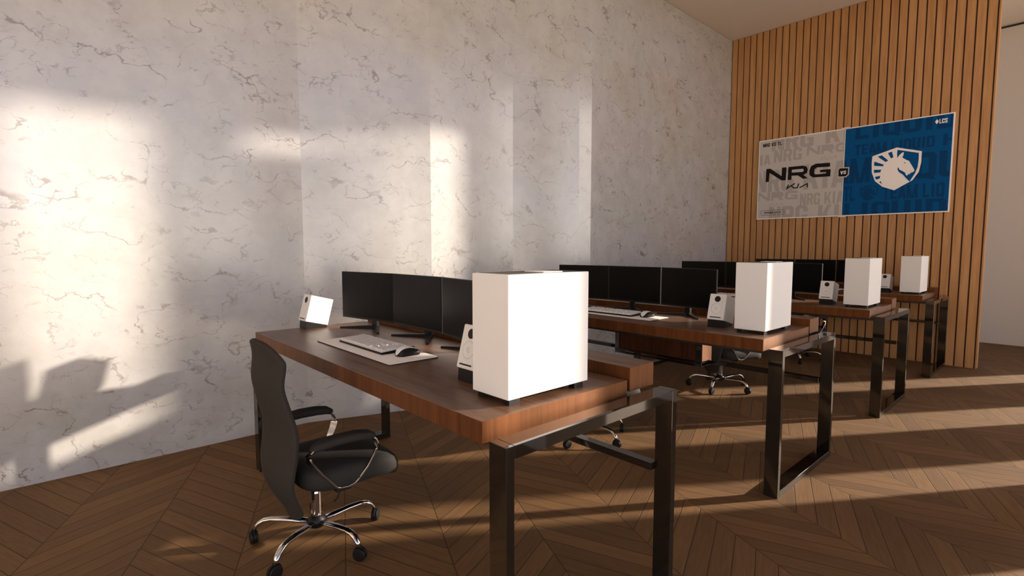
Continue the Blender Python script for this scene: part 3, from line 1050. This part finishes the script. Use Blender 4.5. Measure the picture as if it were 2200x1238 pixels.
    # ---- gas lift and star base
    MB().lathe([(0.0205, 0.088), (0.0205, 0.205), (0.0190, 0.212), (0.0135, 0.214), (0.0135, 0.247)], (0, 0, 0), 'z', 28).build('gas_lift', M['bright_chrome'], r, bevel=0.0, smooth_=False)
    MB().lathe([(0.020, 0.062), (0.030, 0.066), (0.034, 0.080), (0.034, 0.098), (0.024, 0.104), (0.022, 0.112)], (0, 0, 0), 'z', 24).build('base_hub', M['black'], r, smooth_=True)
    for k in range(5):
        a = math.radians(-2.3 + 72 * k)
        ca, sa = math.cos(a), math.sin(a)
        rad = [(0.026, 0.084), (0.07, 0.089), (0.13, 0.096), (0.180, 0.098), (0.206, 0.094), (0.226, 0.083), (0.240, 0.067), (0.247, 0.052)]
        pth = [(q * ca, q * sa, z) for q, z in rad]
        sec = [(0.0135 * math.cos(2 * PI * j / 12), 0.0095 * math.sin(2 * PI * j / 12)) for j in range(12)]
        leg = MB().sweep(pth, sec, scales=[1.15, 1.15, 1.08, 1, 0.98, 0.95, 0.85, 0.75]).build('base_leg', M['bright_chrome'], r, smooth_=True)
        # twin-wheel castor
        c0 = Vector((0.250 * ca, 0.250 * sa, 0.0))
        ya = a + math.radians(50 + 37 * k)
        ax_ = Vector((-math.sin(ya), math.cos(ya), 0))
        cb = MB()
        for sgn in (-1, 1):
            tmp = MB().lathe([(0.012, 0.0), (0.0235, 0.0015), (0.0255, 0.004), (0.0255, 0.009), (0.0235, 0.0115), (0.010, 0.0125)], (0, 0, 0), 'z', 20)
            q = Vector((0, 0, 1)).rotation_difference(ax_ * sgn).to_matrix().to_4x4()
            tmp.rot(Matrix.Translation(c0 + Vector((0, 0, 0.0256)) + ax_ * sgn * 0.002) @ q)
            cb.add(tmp.v, tmp.f)
        tmp = MB().lathe([(0.0075, 0.020), (0.0075, 0.058)], (c0.x, c0.y, 0), 'z', 12)
        cb.add(tmp.v, tmp.f)
        hood = MB().lathe([(0.0275, -0.0035), (0.0275, 0.0035)], (0, 0, 0), 'z', 20)
        hood.rot(Matrix.Translation(c0 + Vector((0, 0, 0.0285))) @ Vector((0, 0, 1)).rotation_difference(ax_).to_matrix().to_4x4())
        cb.add(hood.v, hood.f)
        cb.build('castor', M['black'], leg, smooth_=False, bevel=0.001, segs=2)
    return r


ORD = ['nearest desk', 'second desk from the camera', 'third desk from the camera', 'farthest desk, by the slatted wall']
SHORT = ['nearest desk', 'second desk', 'third desk', 'farthest desk']
desk_p = make_desk()
desk_lab = ['dark walnut desk on steel loop legs nearest the camera', 'second walnut desk from the camera, on steel loop legs',
            'third walnut desk from the camera, with slim steel loop legs', 'farthest walnut desk, standing beside the slatted wood wall']
tower_p = make_tower()
tower_lab = ['big white computer tower on the near end of the nearest desk, brightly sunlit', 'white computer tower on the second desk from the camera',
             'white computer tower on the third desk from the camera', 'smallest looking white computer tower, on the farthest desk by the slatted wall']
mat_p = make_mat()
key_p = make_keyboard()
mouse_p = make_mouse()
chair_p = make_chair()
chair_lab = ['dark grey high-back swivel chair in full view at the nearest desk', 'office chair on chrome base tucked behind the nearest desk, at the second desk',
             'office chair pushed under the third desk, its sunlit seat seen below the second desk', 'office chair at the farthest desk, mostly hidden behind the third desk']
spk_p = make_speaker()
mon_p = make_monitor()
MON = [(0.7405, -1.0305, math.atan2(0.075, 0.407)), (0.7765, -1.4445, 0.0), (0.7375, -1.8615, -math.atan2(0.075, 0.407))]
SPK = [(0.546, -0.660, 0.018), (0.523, -2.148, 0.0)]
side = ['marble-wall end', 'middle', 'near end']
first = {'mon': True, 'spk': True}


def inst(proto, i, label, cat, group):
    o = proto if i == 0 else copy_tree(proto)
    base = proto_loc[proto.name.split('.')[0]]
    o.location = (base[0] + OFF[i][0], base[1] + OFF[i][1], base[2])
    tag(o, label, cat, group)
    return o


proto_loc = {p.name: tuple(p.location) for p in (desk_p, tower_p, mat_p, key_p, mouse_p, chair_p)}
CHAIR_AT = [(0.298, -1.451, 0.0), (2.016, -1.434, -22.0), (3.740, -1.458, -22.0), (5.445, -1.472, -6.0)]
for i in range(4):
    inst(desk_p, i, desk_lab[i], 'desk', 'walnut desks in a row')
    inst(tower_p, i, tower_lab[i], 'computer', 'white computer towers')
    inst(mat_p, i, ['pale grey desk mat with black edge on the ' + ORD[k] for k in range(4)][i], 'desk mat', 'pale desk mats')
    inst(key_p, i, 'white keyboard on the mat of the ' + ORD[i], 'keyboard', 'white keyboards')
    inst(mouse_p, i, 'black and white mouse on the mat of the ' + ORD[i], 'mouse', 'computer mice')
    ch = inst(chair_p, i, chair_lab[i], 'chair', 'office chairs')
    ch.location = (CHAIR_AT[i][0], CHAIR_AT[i][1], 0)
    ch.rotation_euler = (0, 0, math.radians(CHAIR_AT[i][2]))
    for k, (x, y, rz) in enumerate(MON):
        o = mon_p if first['mon'] else copy_tree(mon_p)
        first['mon'] = False
        o.location = (x + OFF[i][0], y + OFF[i][1], ZT + 0.0004)
        o.rotation_euler = (0, 0, rz)
        lab = ['black monitor at the marble-wall end of three on the ', 'middle black monitor of three on the ', 'black monitor nearest the tower on the '][k] + ORD[i]
        tag(o, lab, 'monitor', 'black monitors')
    for k, (x, y, rz) in enumerate(SPK):
        o = spk_p if first['spk'] else copy_tree(spk_p)
        first['spk'] = False
        o.location = (x + OFF[i][0], y + OFF[i][1], ZT + 0.0004)
        o.rotation_euler = (0, 0, rz)
        lab = ['white tilted speaker at the marble-wall end of the ', 'white tilted speaker beside the tower on the '][k] + ORD[i]
        tag(o, lab, 'speaker', 'white desk speakers')
